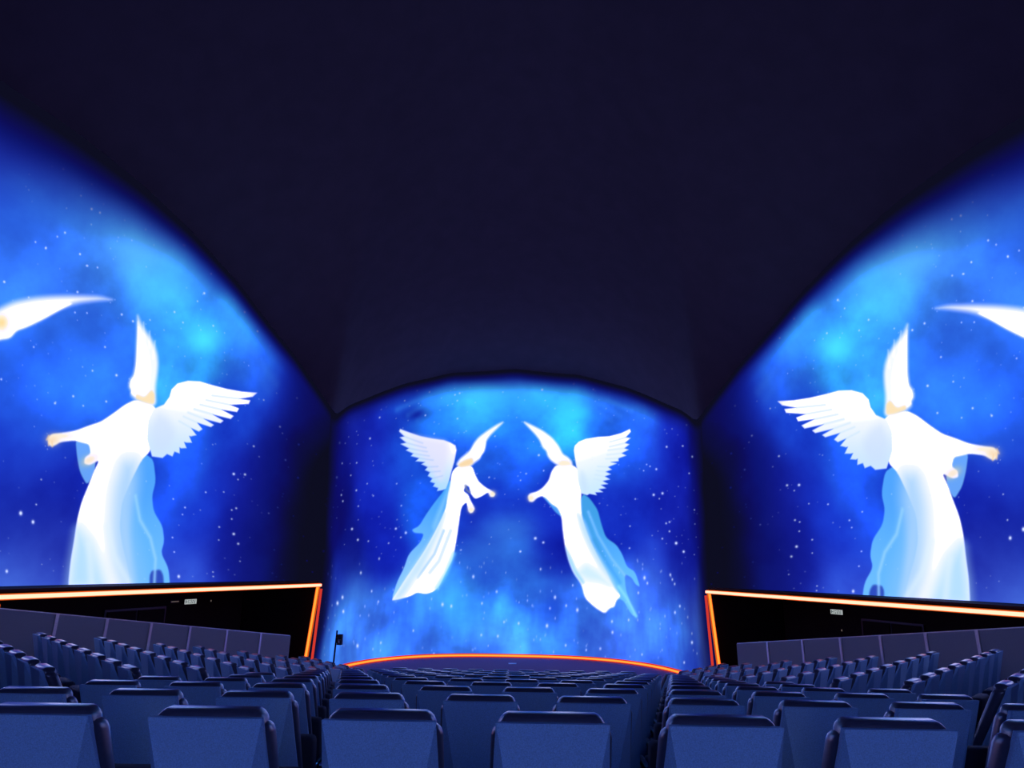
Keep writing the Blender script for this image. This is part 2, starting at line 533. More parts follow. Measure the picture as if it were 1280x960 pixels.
    # ---- angel on the right, facing left
    cv.poly(T([(885, 400), (915, 420), (950, 470), (965, 530), (985, 590), (1030, 620), (1055, 660), (1075, 715), (1110, 735), (1132, 802),
               (1112, 790), (1095, 760), (1065, 745), (1070, 810), (1090, 870), (1118, 932), (1095, 920), (1055, 850), (1000, 860), (930, 740),
               (900, 650), (870, 560), (860, 480)]), CYAN, 1.2, 0.92,
            grad=(T([(930, 480)])[0], (70, 172, 230), T([(1090, 860)])[0], (110, 200, 246)))
    cv.poly(T([(712, 412), (740, 412), (800, 450), (800, 505), (770, 482), (745, 450)]), CYAN, 1.2, 0.85)
    cv.poly(T([(770, 280), (752, 305), (740, 345), (715, 375), (690, 392), (660, 400), (651, 412), (656, 435), (672, 437), (690, 420), (710, 412),
               (728, 420), (750, 445), (778, 462), (795, 500), (800, 560), (808, 620), (825, 690), (845, 740), (880, 790), (895, 850),
               (940, 890), (980, 915), (1000, 893), (1022, 887), (1030, 860), (1050, 840), (1020, 800), (990, 740), (955, 680), (925, 620), (900, 560),
               (882, 500), (878, 430), (882, 380), (876, 320), (860, 290), (840, 278), (800, 276)]), WHITE, 1.4, 1.0)
    cv.poly(T([(860, 480), (880, 560), (915, 640), (960, 720), (1000, 770), (1040, 830), (1010, 760), (965, 680), (930, 620), (895, 520)]), PALE, 4, 0.8)
    cv.poly(T([(860, 740), (900, 770), (960, 780), (1010, 800), (960, 740), (900, 700)]), (160, 224, 248), 7, 0.45)
    cv.poly(T([(895, 795), (950, 790), (1010, 810), (1030, 850), (1000, 890), (980, 912), (940, 885), (905, 850)]), WHITE, 3, 1.0)
    cv.poly(T([(808, 620), (825, 690), (850, 745), (885, 790), (895, 780), (860, 730), (840, 680)]), (120, 204, 246), 2.5, 0.6)
    cv.stroke(T([(1040, 800), (1075, 850), (1115, 925)]), (140, 228, 255), 1.6, 0.8)
    cv.stroke(T([(910, 480), (950, 580), (1010, 680), (1065, 750)]), (140, 206, 240), 1.4, 0.6)
    cv.stroke(T([(935, 600), (985, 690), (1045, 780)]), (60, 156, 224), 2.2, 0.5)
    w = [(848, 215), (852, 195), (870, 178), (900, 166), (950, 158), (1000, 155), (1050, 142), (1088, 124), (1092, 136), (1070, 160), (1091, 163),
         (1066, 184), (1086, 190), (1064, 207), (1082, 213), (1052, 228), (1072, 238), (1038, 250), (1040, 262), (1006, 266), (1032, 272), (994, 287),
         (1010, 298), (984, 307), (1006, 318), (980, 327), (1003, 340), (972, 347), (994, 360), (964, 364), (986, 378), (955, 382), (973, 395), (940, 396),
         (946, 408), (915, 402), (905, 408), (880, 400), (868, 350), (862, 300), (855, 265)]
    cv.poly(T(w), WHITE, 0.9, 1.0, sharp=True, grad=(T([(900, 190)])[0], WHITE, T([(950, 400)])[0], (206, 236, 250)))
    cv.poly(T([(880, 300), (900, 330), (910, 380), (890, 395), (872, 350)]), (200, 226, 248), 5, 0.6)
    for p in ([(1070, 160), (1000, 180)], [(1066, 184), (1000, 200)], [(1064, 207), (995, 215)], [(1052, 228), (990, 235)], [(1038, 250), (985, 252)],
              [(994, 287), (950, 285)], [(984, 307), (945, 303)], [(980, 327), (940, 320)], [(972, 347), (935, 338)]):
        cv.stroke(T(p), (206, 232, 236), 0.7, 0.55)
    cv.poly(T([(630, 91), (668, 108), (715, 132), (755, 162), (783, 197), (800, 232), (822, 245), (838, 262), (842, 284), (800, 287), (770, 274),
               (748, 257), (736, 240), (730, 218), (714, 203), (702, 172), (682, 146), (656, 119)]), WHITE, 2.0, 0.97, grow=0.3)
    cv.poly(T([(775, 270), (800, 256), (830, 262), (838, 280), (790, 284)]), CREAM, 2.4, 0.7)
    cv.blob(T([(664, 420)])[0], 3, 3, CREAM, 0.8)
    # ---- stars
    for lst, x0, y0 in (
        ([(117, 545, 2), (95, 595, 1), (83, 610, 1), (133, 668, 1.4), (100, 752, 2), (128, 858, 1.6), (137, 895, 1.6), (300, 519, 1.8), (220, 665, 1.2),
          (218, 830, 1.6), (185, 740, 1), (283, 790, 1), (320, 863, 1), (583, 231, 1.2), (657, 240, 1.2), (508, 292, 1), (413, 257, 1.4), (358, 393, 1.4),
          (632, 380, 1.4), (810, 257, 1.1), (838, 247, 1.3), (824, 292, 1), (825, 400, 1.3), (685, 490, 1.2), (885, 130, 1.1), (1118, 150, 1.2),
          (712, 150, 1), (1015, 752, 1.3), (488, 922, 1.2), (460, 790, 1), (230, 925, 1.2), (1203, 770, 1), (1050, 505, 1)], 400, 440),
        ([(181, 226, 2), (371, 190, 2), (620, 215, 1.5), (488, 224, 1.4), (928, 569, 2), (1025, 564, 1.4), (1082, 628, 2), (866, 703, 2), (850, 857, 2.6),
          (903, 848, 2.6), (884, 880, 1.2), (1187, 806, 1.4), (1048, 437, 1.6), (1063, 728, 1.2), (161, 619, 2), (85, 730, 1.3), (190, 712, 1.2),
          (828, 686, 1.2), (808, 675, 1), (790, 712, 1), (740, 882, 1.2), (1095, 947, 1.2), (1178, 935, 1)], 640, 440),
        ([(192, 102, 2.4), (227, 167, 2.2), (455, 100, 2.2), (515, 125, 2.4), (485, 152, 1.3), (20, 235, 1.8), (290, 175, 1.3), (412, 187, 1.3), (245, 365, 1.8),
          (355, 280, 1.4), (135, 512, 2.4), (105, 547, 2.6), (140, 597, 2.2), (225, 803, 2.6), (365, 785, 1.4), (735, 555, 2.4), (788, 565, 2), (920, 388, 2.2),
          (1202, 237, 1.5), (1060, 478, 1.6), (972, 548, 1.5), (1067, 745, 1.7), (560, 712, 1.3), (968, 738, 1.4), (1192, 668, 1.7), (1105, 660, 1.4),
          (683, 852, 1.4), (845, 228, 1.3), (310, 475, 1.4), (350, 538, 1.3)], 400, 640),
        ([(140, 158, 3), (188, 183, 2.4), (50, 237, 1.4), (172, 343, 1.5), (985, 187, 3.2), (1030, 238, 2.6), (925, 68, 1.7), (945, 60, 1.7), (945, 116, 1.7),
          (902, 160, 1.6), (705, 217, 1.4), (708, 85, 1.2), (795, 395, 2.6), (812, 427, 1.6), (950, 377, 1.8), (962, 405, 1.4), (976, 432, 1.4), (1007, 565, 1.6),
          (978, 603, 1.8), (258, 512, 2.4), (392, 588, 2.6), (210, 683, 2.6), (600, 657, 1.7), (603, 722, 2), (325, 562, 1.6), (228, 578, 1.4), (322, 800, 1.6),
          (530, 820, 1.6), (445, 828, 1.3), (780, 855, 1.2), (1080, 783, 2), (1033, 903, 1.5), (758, 485, 1.5), (365, 440, 1.2), (1203, 285, 1.2), (700, 648, 1.4)], 640, 640)):
        for X, Y, r in lst:
            tall = 1.7 if y0 + Y / 4.8 > 690 else 1.1
            cv.star((x0 + X / 4.8, y0 + Y / 4.8), 0.34 + 0.25 * r, 0.5 + 0.18 * r, tall)
    r = np.random.default_rng(3)
    for _ in range(420):
        p = (r.uniform(405, 885), r.uniform(470, 828))
        cv.star(p, r.uniform(0.4, 0.6), r.uniform(0.15, 0.5), 2.2 if p[1] > 700 else 1.0)

def paint_side(cv, A):
    """A maps the light-stand side's pixels to this side's pixels"""
    AP = lambda pts: [tuple(A @ np.array([p[0], p[1], 1.0])) for p in pts]
    T = lambda pts: AP(zc(pts, 40, 380, 2.6667))
    T3 = lambda pts: AP(zc(pts, 0, 100, 2.4))
    bg = [(0, 150, 20, 26, 140), (20, 200, 40, 84, 214), (60, 225, 56, 120, 226), (110, 250, 60, 132, 232), (10, 245, 22, 44, 184), (40, 255, 46, 110, 224),
          (60, 280, 34, 76, 214), (20, 300, 34, 84, 222), (120, 290, 66, 148, 238), (160, 310, 82, 176, 246), (190, 300, 74, 160, 240), (60, 330, 56, 122, 234),
          (20, 350, 66, 146, 240), (100, 345, 56, 126, 234), (210, 355, 70, 184, 250), (180, 350, 60, 150, 242), (250, 340, 50, 134, 232), (255, 425, 62, 214, 250),
          (230, 400, 64, 186, 250), (210, 440, 52, 150, 240), (285, 400, 50, 140, 238), (300, 440, 46, 126, 236), (330, 460, 36, 96, 232), (345, 490, 24, 60, 216),
          (365, 500, 18, 34, 170), (310, 520, 28, 76, 222), (100, 400, 44, 106, 228), (50, 440, 36, 90, 220), (130, 450, 44, 108, 230), (40, 500, 34, 86, 222),
          (100, 500, 38, 98, 226), (20, 560, 26, 62, 208), (60, 600, 20, 38, 178), (20, 600, 30, 60, 196), (5, 640, 26, 48, 178), (40, 650, 18, 28, 146), (70, 690, 24, 36, 160),
          (20, 690, 40, 64, 190), (40, 725, 66, 96, 214), (10, 735, 66, 100, 216), (150, 600, 22, 50, 200), (220, 600, 34, 92, 238), (240, 560, 34, 100, 240),
          (270, 530, 34, 96, 236), (280, 570, 20, 42, 186), (300, 590, 18, 28, 150), (260, 620, 22, 50, 200), (240, 660, 24, 54, 204), (300, 640, 17, 26, 146),
          (280, 690, 18, 28, 150), (240, 710, 34, 62, 206), (230, 728, 56, 84, 210), (320, 700, 14, 20, 116), (350, 600, 15, 22, 120), (340, 560, 16, 26, 140), (330, 660, 13, 18, 108),
          (370, 560, 12, 15, 86), (375, 640, 9, 10, 52), (365, 700, 9, 10, 52), (390, 600, 7, 9, 42), (395, 700, 7, 8, 40), (385, 520, 14, 20, 110),
          (-60, 200, 44, 84, 210), (-60, 320, 56, 120, 230), (-60, 420, 40, 96, 222), (-60, 560, 26, 60, 206), (-60, 700, 50, 80, 200),
          (-200, 150, 40, 80, 210), (-200, 350, 44, 100, 226), (-200, 560, 20, 44, 190), (-200, 720, 50, 80, 200), (-400, 100, 30, 60, 190), (-400, 400, 22, 50, 190),
          (-400, 760, 40, 70, 190), (-600, 300, 14, 20, 120), (-600, 800, 14, 20, 120)]
    cv.field([AP([p[:2]])[0] + tuple(p[2:]) for p in bg], 0.5)
    x, y = cv.Q[:, 0], cv.Q[:, 1]
    n = fbm(x * 0.7, y * 0.8, 51, 6)
    cv.clouds(1 + 0.85 * (n - 0.48))
    cv.blob(AP([(255, 424)])[0], 13, 12, (76, 232, 252), 0.85)
    cv.blob(AP([(212, 352)])[0], 20, 16, (76, 196, 252), 0.65)
    cv.blob(AP([(172, 312)])[0], 28, 20, (90, 186, 250), 0.65)
    for off, al in ((0, 0.25), (9, 0.16), (20, 0.1)):
        cv.stroke(AP([(120 - off, 240 + off), (190 - off, 290 + off), (250 - off, 350 + off), (300 - off, 415 + off), (345 - off, 480 + off)]), (66, 140, 240), 6.0, al)
    # second angel, mostly beyond the picture's inner half: head and raised wing
    cv.poly(T3([(345, 660), (300, 647), (230, 644), (160, 645), (100, 650), (40, 662), (-20, 690), (-90, 740), (-110, 800), (-60, 830), (-10, 782), (30, 775),
                (50, 752), (80, 742), (130, 718), (180, 690), (230, 672), (300, 663)]), WHITE, 5.5, 0.97, grow=-1.5)
    cv.poly(T3([(225, 668), (160, 662), (90, 672), (40, 690), (0, 705), (-90, 750), (-110, 800), (-60, 830), (-10, 780), (30, 775), (50, 752), (80, 742), (130, 718), (180, 690)]), WHITE, 1.8)
    cv.blob(T3([(5, 728)])[0], 5, 6, (255, 214, 130), 0.75)
    w2 = [(412, 350), (440, 335), (458, 310), (465, 285), (485, 265), (520, 256), (600, 270), (700, 292), (750, 296), (690, 316), (728, 321), (660, 336), (690, 348),
          (632, 352), (672, 373), (602, 368), (638, 389), (572, 382), (606, 403), (550, 395), (568, 417), (530, 413), (548, 437), (524, 440), (533, 462), (507, 460),
          (515, 480), (492, 478), (492, 498), (435, 513), (400, 508), (385, 450)]
    cv.poly(AP([(-83 - (p[0] - 192), p[1] - 53) for p in zc(w2, 40, 380, 2.6667)]), (240, 246, 254), 1.0, sharp=True)
    cv.poly(T3([(-170, 1000), (-100, 1060), (-110, 1200), (-60, 1350), (-70, 1500), (-220, 1500), (-240, 1100)]), CYAN, 2, 0.9)
    cv.poly(T3([(-70, 790), (-130, 800), (-230, 860), (-330, 1000), (-360, 1300), (-330, 1500), (-190, 1500), (-170, 1250), (-120, 1000), (-60, 900), (-60, 830)]), WHITE, 3)
    # the angel in full view
    cv.poly(T([(145, 450), (195, 460), (215, 540), (185, 607), (160, 562), (150, 510)]), (110, 176, 236), 1.2, 0.92)
    cv.poly(T([(380, 500), (405, 520), (413, 590), (400, 640), (405, 690), (435, 740), (441, 790), (430, 830), (455, 880), (461, 945), (330, 950),
               (250, 800), (300, 600), (350, 510)]), CYAN, 1.3, 0.95, grad=(T([(400, 560)])[0], (84, 172, 236), T([(440, 900)])[0], (112, 196, 242)))
    cv.poly(T([(345, 318), (310, 335), (270, 365), (230, 392), (190, 405), (145, 422), (100, 430), (66, 433), (53, 446), (54, 466), (64, 475), (75, 472), (95, 460),
               (140, 455), (165, 462), (190, 468), (196, 498), (176, 512), (174, 532), (192, 537), (225, 520), (205, 560), (190, 600), (165, 660), (150, 720),
               (140, 790), (128, 860), (121, 935), (124, 952), (330, 952), (320, 880), (300, 800), (292, 740), (300, 660), (330, 590), (365, 520), (395, 490),
               (412, 420), (415, 350), (400, 335)]), WHITE, 1.3, 1.0)
    cv.poly(T([(300, 520), (350, 520), (352, 600), (340, 680), (345, 760), (365, 850), (385, 952), (300, 952), (270, 860), (262, 740), (270, 620)]), (170, 212, 248), 16, 0.9)
    cv.poly(T([(150, 740), (140, 800), (127, 870), (120, 952), (250, 952), (230, 880), (200, 800)]), (176, 222, 250), 14, 0.9)
    cv.poly(T([(350, 640), (370, 720), (400, 790), (415, 860), (400, 952), (350, 952), (335, 850), (330, 740)]), (100, 184, 240), 7, 0.6)
    cv.poly(T([(392, 905), (400, 888), (428, 885), (438, 905), (440, 952), (392, 952)]), (40, 66, 190), 2.0, 0.9)
    cv.stroke(T([(345, 640), (360, 720), (395, 780), (412, 850), (408, 930)]), (150, 212, 246), 1.6, 0.75)
    cv.stroke(T([(250, 740), (275, 840), (330, 940)]), (226, 244, 252), 3, 0.5)
    cv.stroke(T([(190, 800), (195, 870), (200, 945)]), (226, 244, 252), 4, 0.6)
    w = [(405, 350), (440, 335), (458, 310), (465, 285), (485, 265), (520, 256), (560, 258), (600, 270), (650, 283), (700, 292), (750, 296), (735, 309), (690, 316),
         (728, 321), (722, 333), (660, 336), (690, 348), (683, 360), (632, 352), (672, 373), (662, 383), (602, 368), (638, 389), (628, 397), (572, 382), (606, 403), (596, 410),
         (550, 395), (568, 417), (556, 425), (530, 413), (548, 437), (530, 441), (524, 440), (533, 462), (515, 462), (507, 460), (515, 480), (497, 481), (492, 478), (492, 498), (475, 492), (468, 508), (450, 500), (435, 513),
         (400, 508), (385, 450), (388, 390)]
    cv.poly(T(w), WHITE, 0.9, 1.0, sharp=True, grad=(T([(480, 300)])[0], (254, 254, 255), T([(440, 500)])[0], (206, 232, 250)))
    cv.poly(T([(420, 360), (455, 380), (480, 430), (450, 490), (405, 490), (395, 420)]), (206, 224, 250), 8, 0.6)
    for p in ([(690, 316), (600, 305)], [(660, 336), (580, 320)], [(632, 352), (560, 335)], [(602, 368), (540, 350)], [(572, 382), (520, 362)], [(550, 395), (505, 375)], [(530, 413), (490, 390)]):
        cv.stroke(T(p), (206, 232, 244), 0.8, 0.6)
    cv.poly(T([(352, 40), (353, 41), (362, 62), (376, 86), (394, 110), (409, 138), (418, 168), (421, 200), (418, 235), (413, 268), (412, 300), (414, 330), (400, 345),
               (370, 330), (345, 318), (330, 304), (331, 290), (323, 274), (327, 252), (339, 236), (345, 200), (348, 150), (350, 100)]), WHITE, 4.0, 0.95)
    cv.poly(T([(352, 52), (358, 80), (374, 120), (390, 165), (396, 220), (392, 270), (388, 300), (345, 312), (329, 298), (331, 288), (325, 274), (329, 254), (341, 237), (347, 200), (349, 150), (351, 100)]), WHITE, 1.6)
    for p in ((385, 100, 372, 62), (402, 124, 392, 92), (414, 160, 410, 124)):
        cv.stroke(T([(p[0] - 10, p[1] + 20), (p[2], p[3])]), WHITE, 1.0, 0.35)
    cv.poly(T([(348, 300), (375, 312), (398, 285), (410, 300), (408, 335), (380, 330), (345, 316)]), (255, 226, 176), 2.6, 0.85)
    cv.blob(T([(70, 452)])[0], 6, 5, PEACH, 0.7)
    cv.blob(T([(105, 440)])[0], 8, 3, CREAM, 0.6)
    cv.blob(T([(192, 520)])[0], 7, 4, (250, 226, 200), 0.75, -0.5)
    for q in ([(56, 440), (50, 452)], [(58, 452), (56, 470)], [(66, 458), (68, 474)]):
        cv.stroke(T(q), PEACH, 1.0, 0.7)
    for lst, x0, y0, sc in (
        ([(83, 325, 4), (132, 360, 3.5), (27, 557, 3), (715, 578, 3), (935, 168, 3), (980, 170, 2.6), (952, 190, 1.4), (1015, 57, 2), (1195, 50, 1.5), (1142, 112, 1.5),
          (1192, 183, 1.5), (935, 408, 3.2), (953, 447, 2.6), (945, 305, 2), (927, 312, 1.6), (927, 348, 1.6), (877, 380, 1.6), (740, 302, 1.7), (693, 268, 1.4),
          (730, 330, 1.3), (697, 480, 1.5), (823, 241, 1.6), (690, 422, 1.5), (145, 290, 1.6), (1075, 325, 1.2), (895, 240, 1.2), (852, 560, 1.3), (853, 578, 1.3),
          (1250, 560, 1.4), (960, 517, 1.3), (1228, 515, 1.2), (165, 190, 1.4), (875, 432, 1.2), (1130, 5, 1)], 0, 540, 3.2),
        ([(183, 33, 2), (142, 8, 1.6), (320, 57, 1.5), (350, 103, 1.6), (390, 110, 1.5), (18, 168, 2), (310, 208, 2.2), (817, 213, 2.2), (845, 135, 1.4), (903, 145, 1.6),
          (979, 288, 2), (1030, 365, 1.6), (487, 298, 2.2), (532, 325, 2.2), (698, 288, 1.8), (732, 330, 1.4), (466, 541, 2.6), (293, 625, 2.2), (220, 653, 2.2),
          (425, 646, 2), (333, 663, 1.5), (420, 428, 1.8), (370, 523, 1.7), (735, 20, 1.5), (1122, 417, 1.4), (1120, 747, 1.8), (1258, 693, 1.7), (1188, 632, 1.5),
          (853, 343, 1.6), (300, 290, 1.5), (348, 292, 1.4), (135, 428, 1.5), (5, 557, 2), (1055, 640, 1.3), (790, 245, 1.2), (115, 230, 1.7), (600, 320, 1.2)], 0, 300, 3.2),
        ([(150, 207, 1.5), (190, 267, 2), (325, 255, 1.4), (445, 355, 1.8), (275, 387, 2.4), (300, 398, 2), (195, 458, 2), (138, 503, 1.6), (240, 522, 1.5), (5, 85, 1.3),
          (15, 190, 1.6), (330, 280, 1.2), (275, 313, 1.3), (243, 347, 1.3), (555, 496, 1.4), (172, 470, 1.5), (5, 360, 1.7), (260, 557, 1.5), (12, 605, 1.8)], 0, 100, 2.4)):
        for X, Y, r in lst:
            cv.star(AP([(x0 + X / sc, y0 + Y / sc)])[0], 0.34 + 0.25 * r, 0.5 + 0.18 * r, 1.3 if r > 2.5 and y0 == 540 and X < 800 else 1.0)
    r = np.random.default_rng(5)
    for _ in range(420):
        p = (r.uniform(-150, 400), r.uniform(130, 735))
        cv.star(AP([p])[0], r.uniform(0.4, 0.65), r.uniform(0.15, 0.5), 1.0)

def build_screen(name, lobe, svals, rows, zbot, ztop, painter, fade, label):
    s, v = np.meshgrid(svals, np.linspace(0, 1, rows), indexing='ij')
    s, v = s.ravel(), v.ravel()
    zt = ztop(s)
    h = zbot + (zt - zbot) * v
    P = lobe.fn(s, h)
    cv = Canvas(lobe, np.stack([s * lobe.L, h], 1))
    painter(cv)
    lum = np.maximum(fade(cv.C, s, h, zt), np.array([0.0040, 0.0042, 0.0150]))     # the projector's black level
    # what the photograph shows burnt out (white robes, brightest blue) gives off more light than it can show
    lum *= (1 + 0.6 * smooth(0.90, 1.0, lum.min(1)))[:, None]
    lum[:, 2] *= 1 + 0.9 * smooth(0.72, 1.0, lum[:, 2])
    ncol = len(svals)
    make_grid(name, P, lum, ncol, rows, label)
    return P.reshape(ncol, rows, 3), lum.reshape(ncol, rows, 3)

def make_grid(name, P, lum, ncol, rows, label):
    i = np.arange(ncol - 1)[:, None] * rows + np.arange(rows - 1)[None]
    q = np.stack([i, i + rows, i + rows + 1, i + 1], -1).reshape(-1, 4)
    me = bpy.data.meshes.new(name)
    me.vertices.add(len(P)); me.vertices.foreach_set('co', P.astype(np.float32).ravel())
    me.loops.add(q.size); me.loops.foreach_set('vertex_index', q.astype(np.int32).ravel())
    me.polygons.add(len(q))
    me.polygons.foreach_set('loop_start', np.arange(0, q.size, 4, dtype=np.int32))
    me.polygons.foreach_set('loop_total', np.full(len(q), 4, dtype=np.int32))
    me.update(calc_edges=True)
    at = me.color_attributes.new('picture', 'FLOAT_COLOR', 'POINT')
    c = np.ones((len(P), 4), np.float32); c[:, :3] = lum
    at.data.foreach_set('color', c.ravel())
    o = link(name, me, M['picture'])
    return tag(o, label, 'screen', 'domed projection screens around the hall')

# affine: light-stand side pixels -> other side pixels, from matching points of the two pictures
src = np.array([(173, 398), (320, 490), (62, 548), (88, 728), (255, 425), (208, 722), (142, 375)], float)
dst = np.array([(1132, 408), (975, 502), (1243, 568), (1210, 748), (1041, 435), (1084, 740), (1172, 384)], float)
X, *_ = np.linalg.lstsq(np.hstack([src, np.ones((len(src), 1))]), dst, rcond=None)
AFF_R = X.T
AFF_L = np.array([[1.0, 0, 0], [0, 1, 0]])

NAVY = np.array([16, 22, 120.0])
def rim(C, s, h, zt, near, far, wide):
    """towards its rim the projected picture turns deep blue and dies away"""
    d = zt - h
    m = smooth(0.25, 1.35, d / wide) * smooth(0.6, 2.6, near) * smooth(0.4, 1.6, far)
    C = C * m[:, None] + np.minimum(C, NAVY) * (1 - m)[:, None]
    L = lin(np.clip(C, 0, 255))
    return L * (smooth(0.0, 0.75, d / wide) * smooth(-0.7, 2.2, near) * smooth(-0.7, 2.0, far))[:, None]
def fade_front(C, s, h, zt):
    return rim(C, s, h, zt, s * FRONT_L, (1 - s) * FRONT_L, 0.62)
def fade_side(C, s, h, zt):
    return rim(C, s, h, zt, s * SIDE_L * 0.62 + 0.3, (1 - s) * SIDE_L, 0.55 + 0.95 * smooth(0.35, 0.75, s))

pF, cF = build_screen('projection_screen', LF, np.linspace(0, 1, 620), 400, 0.03, top_front, paint_front, fade_front,
                      'curved front screen showing two winged angels facing each other above blue clouds')
# denser towards the near end, where a metre of screen looks larger
sv = LL.at([(x, 735 + (400 - x) * 0.028) for x in np.linspace(404, -130, 540)])[:, 0] / SIDE_L
sv = np.concatenate([[0.0], np.clip(sv, 0.001, 0.97)])
sv = np.unique(np.concatenate([sv, np.linspace(sv.max(), 1.0, 30)]))
pL, cL = build_screen('projection_screen', LL, sv, 540, LEDZ + 0.10, top_left, lambda c: paint_side(c, AFF_L), fade_side,
                      'domed side screen on the light stand side showing a winged angel reaching out')
pR, cR = build_screen('projection_screen', LR, sv, 540, LEDZ + 0.10, top_left, lambda c: paint_side(c, AFF_R), fade_side,
                      'domed side screen opposite the light stand side showing a winged angel reaching out')
# unseen rear screen, added to light the seat backs: the front one mirrored
def mirrored(P, C, step, label):
    P = P[::step, ::step].copy(); C = C[::step, ::step]
    P[..., 1] = YM - KR * (P[..., 1] - YM)
    make_grid('projection_screen', P.reshape(-1, 3), C.reshape(-1, 3), P.shape[0], P.shape[1], label)
mirrored(pF[:, int(400 * 0.2):], cF[:, int(400 * 0.2):], 6, 'unseen curved rear screen, added to light the seat backs, showing two angels')
# ------------------------------------------------------------------ ceiling: rises from the lobes' upper edges to one crown
edge = []
ss = np.linspace(0, 1, 61)
front = lobe_front(ss, top_front(ss))
left = lobe_left(ss, top_left(ss))
right = lobe_right(ss, top_left(ss))
mir = lambda P: np.stack([P[:, 0], YM - KR * (P[:, 1] - YM), P[:, 2]], 1)
loop = np.concatenate([front[:-1], right[:-1], mir(right)[::-1][:-1], mir(front)[::-1][:-1], mir(left)[:-1], left[::-1][:-1]])
APEX = np.array([0, YM, 15.5])
NT = 24
soft_loop = loop.copy()
for _ in range(160):
    soft_loop = 0.25 * np.roll(soft_loop, 1, 0) + 0.5 * soft_loop + 0.25 * np.roll(soft_loop, -1, 0)
shift = soft_loop - loop
inward = APEX[:2] - loop[:, :2]
inward /= np.linalg.norm(inward, axis=1)[:, None]
comp = (shift[:, :2] * inward).sum(1)
shift[:, :2] = inward * np.maximum(comp, 0)[:, None]
shift[:, 2] = np.maximum(shift[:, 2], 0)
V = []
for t in np.linspace(0, 1, NT):
    c = loop.copy()
    c[:, :2] = soft_loop[:, :2] * 0.62 + APEX[:2] * 0.38
    c[:, 2] = soft_loop[:, 2] * 0.3 + 11.0
    k = smooth(0.0, 0.22, t)
    base = loop + shift * k
    V.append((1 - t) ** 2 * base + 2 * t * (1 - t) * c + t * t * APEX)
V = np.concatenate(V); n = len(loop)
F = [(k * n + i, k * n + (i + 1) % n, (k + 1) * n + (i + 1) % n, (k + 1) * n + i) for k in range(NT - 1) for i in range(n)]
me = mesh_from(V, F, 'ceiling')
me.polygons.foreach_set('use_smooth', [True] * len(me.polygons))
o = link('ceiling', me, M['ceiling'])
o['kind'] = 'structure'

# ------------------------------------------------------------------ floor, terraces, lower walls, galleries
def structure(name, me, mat, parent=None):
    o = link(name, me, mat, parent)
    if parent is None:
        o['kind'] = 'structure'
    return o
floor = structure('floor', bm_mesh(box(-15, 15, -16, 31, -0.3, 0.0)), M['stagefloor'])

PITCHX, ROWD, NROW = 0.52, 1.287, 12
YROW = [2.466 + ROWD * k for k in range(NROW)]
ZTOP = [CAM[2] - 0.14 - 0.119 * y for y in YROW]
SEAT_H = 1.10
for k in range(NROW):
    zt = ZTOP[k] - SEAT_H
    if zt > 0.02:
        structure('terrace', bm_mesh(box(-3.55, 3.55, YROW[k] - 0.35, YROW[k] - 0.35 + ROWD, 0.0, zt)), M['carpet'], floor)
structure('terrace', bm_mesh(prism([(-7, -8.6), (7, -8.6), (9, 2.116), (-9, 2.116)], 0, ZTOP[0] - SEAT_H)), M['carpet'], floor)

# angled side blocks
DR = np.array([0.657, 0.754]); DF = np.array([-0.754, 0.657])      # along the row outwards; the way the seats face
SIDEP = 0.58
side_rows = []
for j in range(-2, 7):
    side_rows.append((j, np.array([3.80 - 0.10 * j * (1 if j > 0 else 0), 7.75 + 1.435 * j]), CAM[2] - (1.0 + 0.18 * j)))
def parapet_x(y):
    return 10.7 - 0.3 * y
for sg in (1, -1):
    for j, p, z in side_rows:
        zt = z - SEAT_H
        if zt < 0.02:
            continue
        q = []
        for off in (-0.22, 0.72):
            a = p + DF * off
            t0 = (3.58 - a[0]) / DR[0]
            t1 = (10.7 - 0.3 * a[1] - 0.12 - a[0]) / (DR[0] + 0.3 * DR[1])
            q.append((a + DR * t0, a + DR * t1))
        poly = [q[0][0], q[0][1], q[1][1], q[1][0]]
        structure('terrace', bm_mesh(prism([(sg * c[0], c[1]) for c in poly], 0, zt)), M['carpet'], floor)

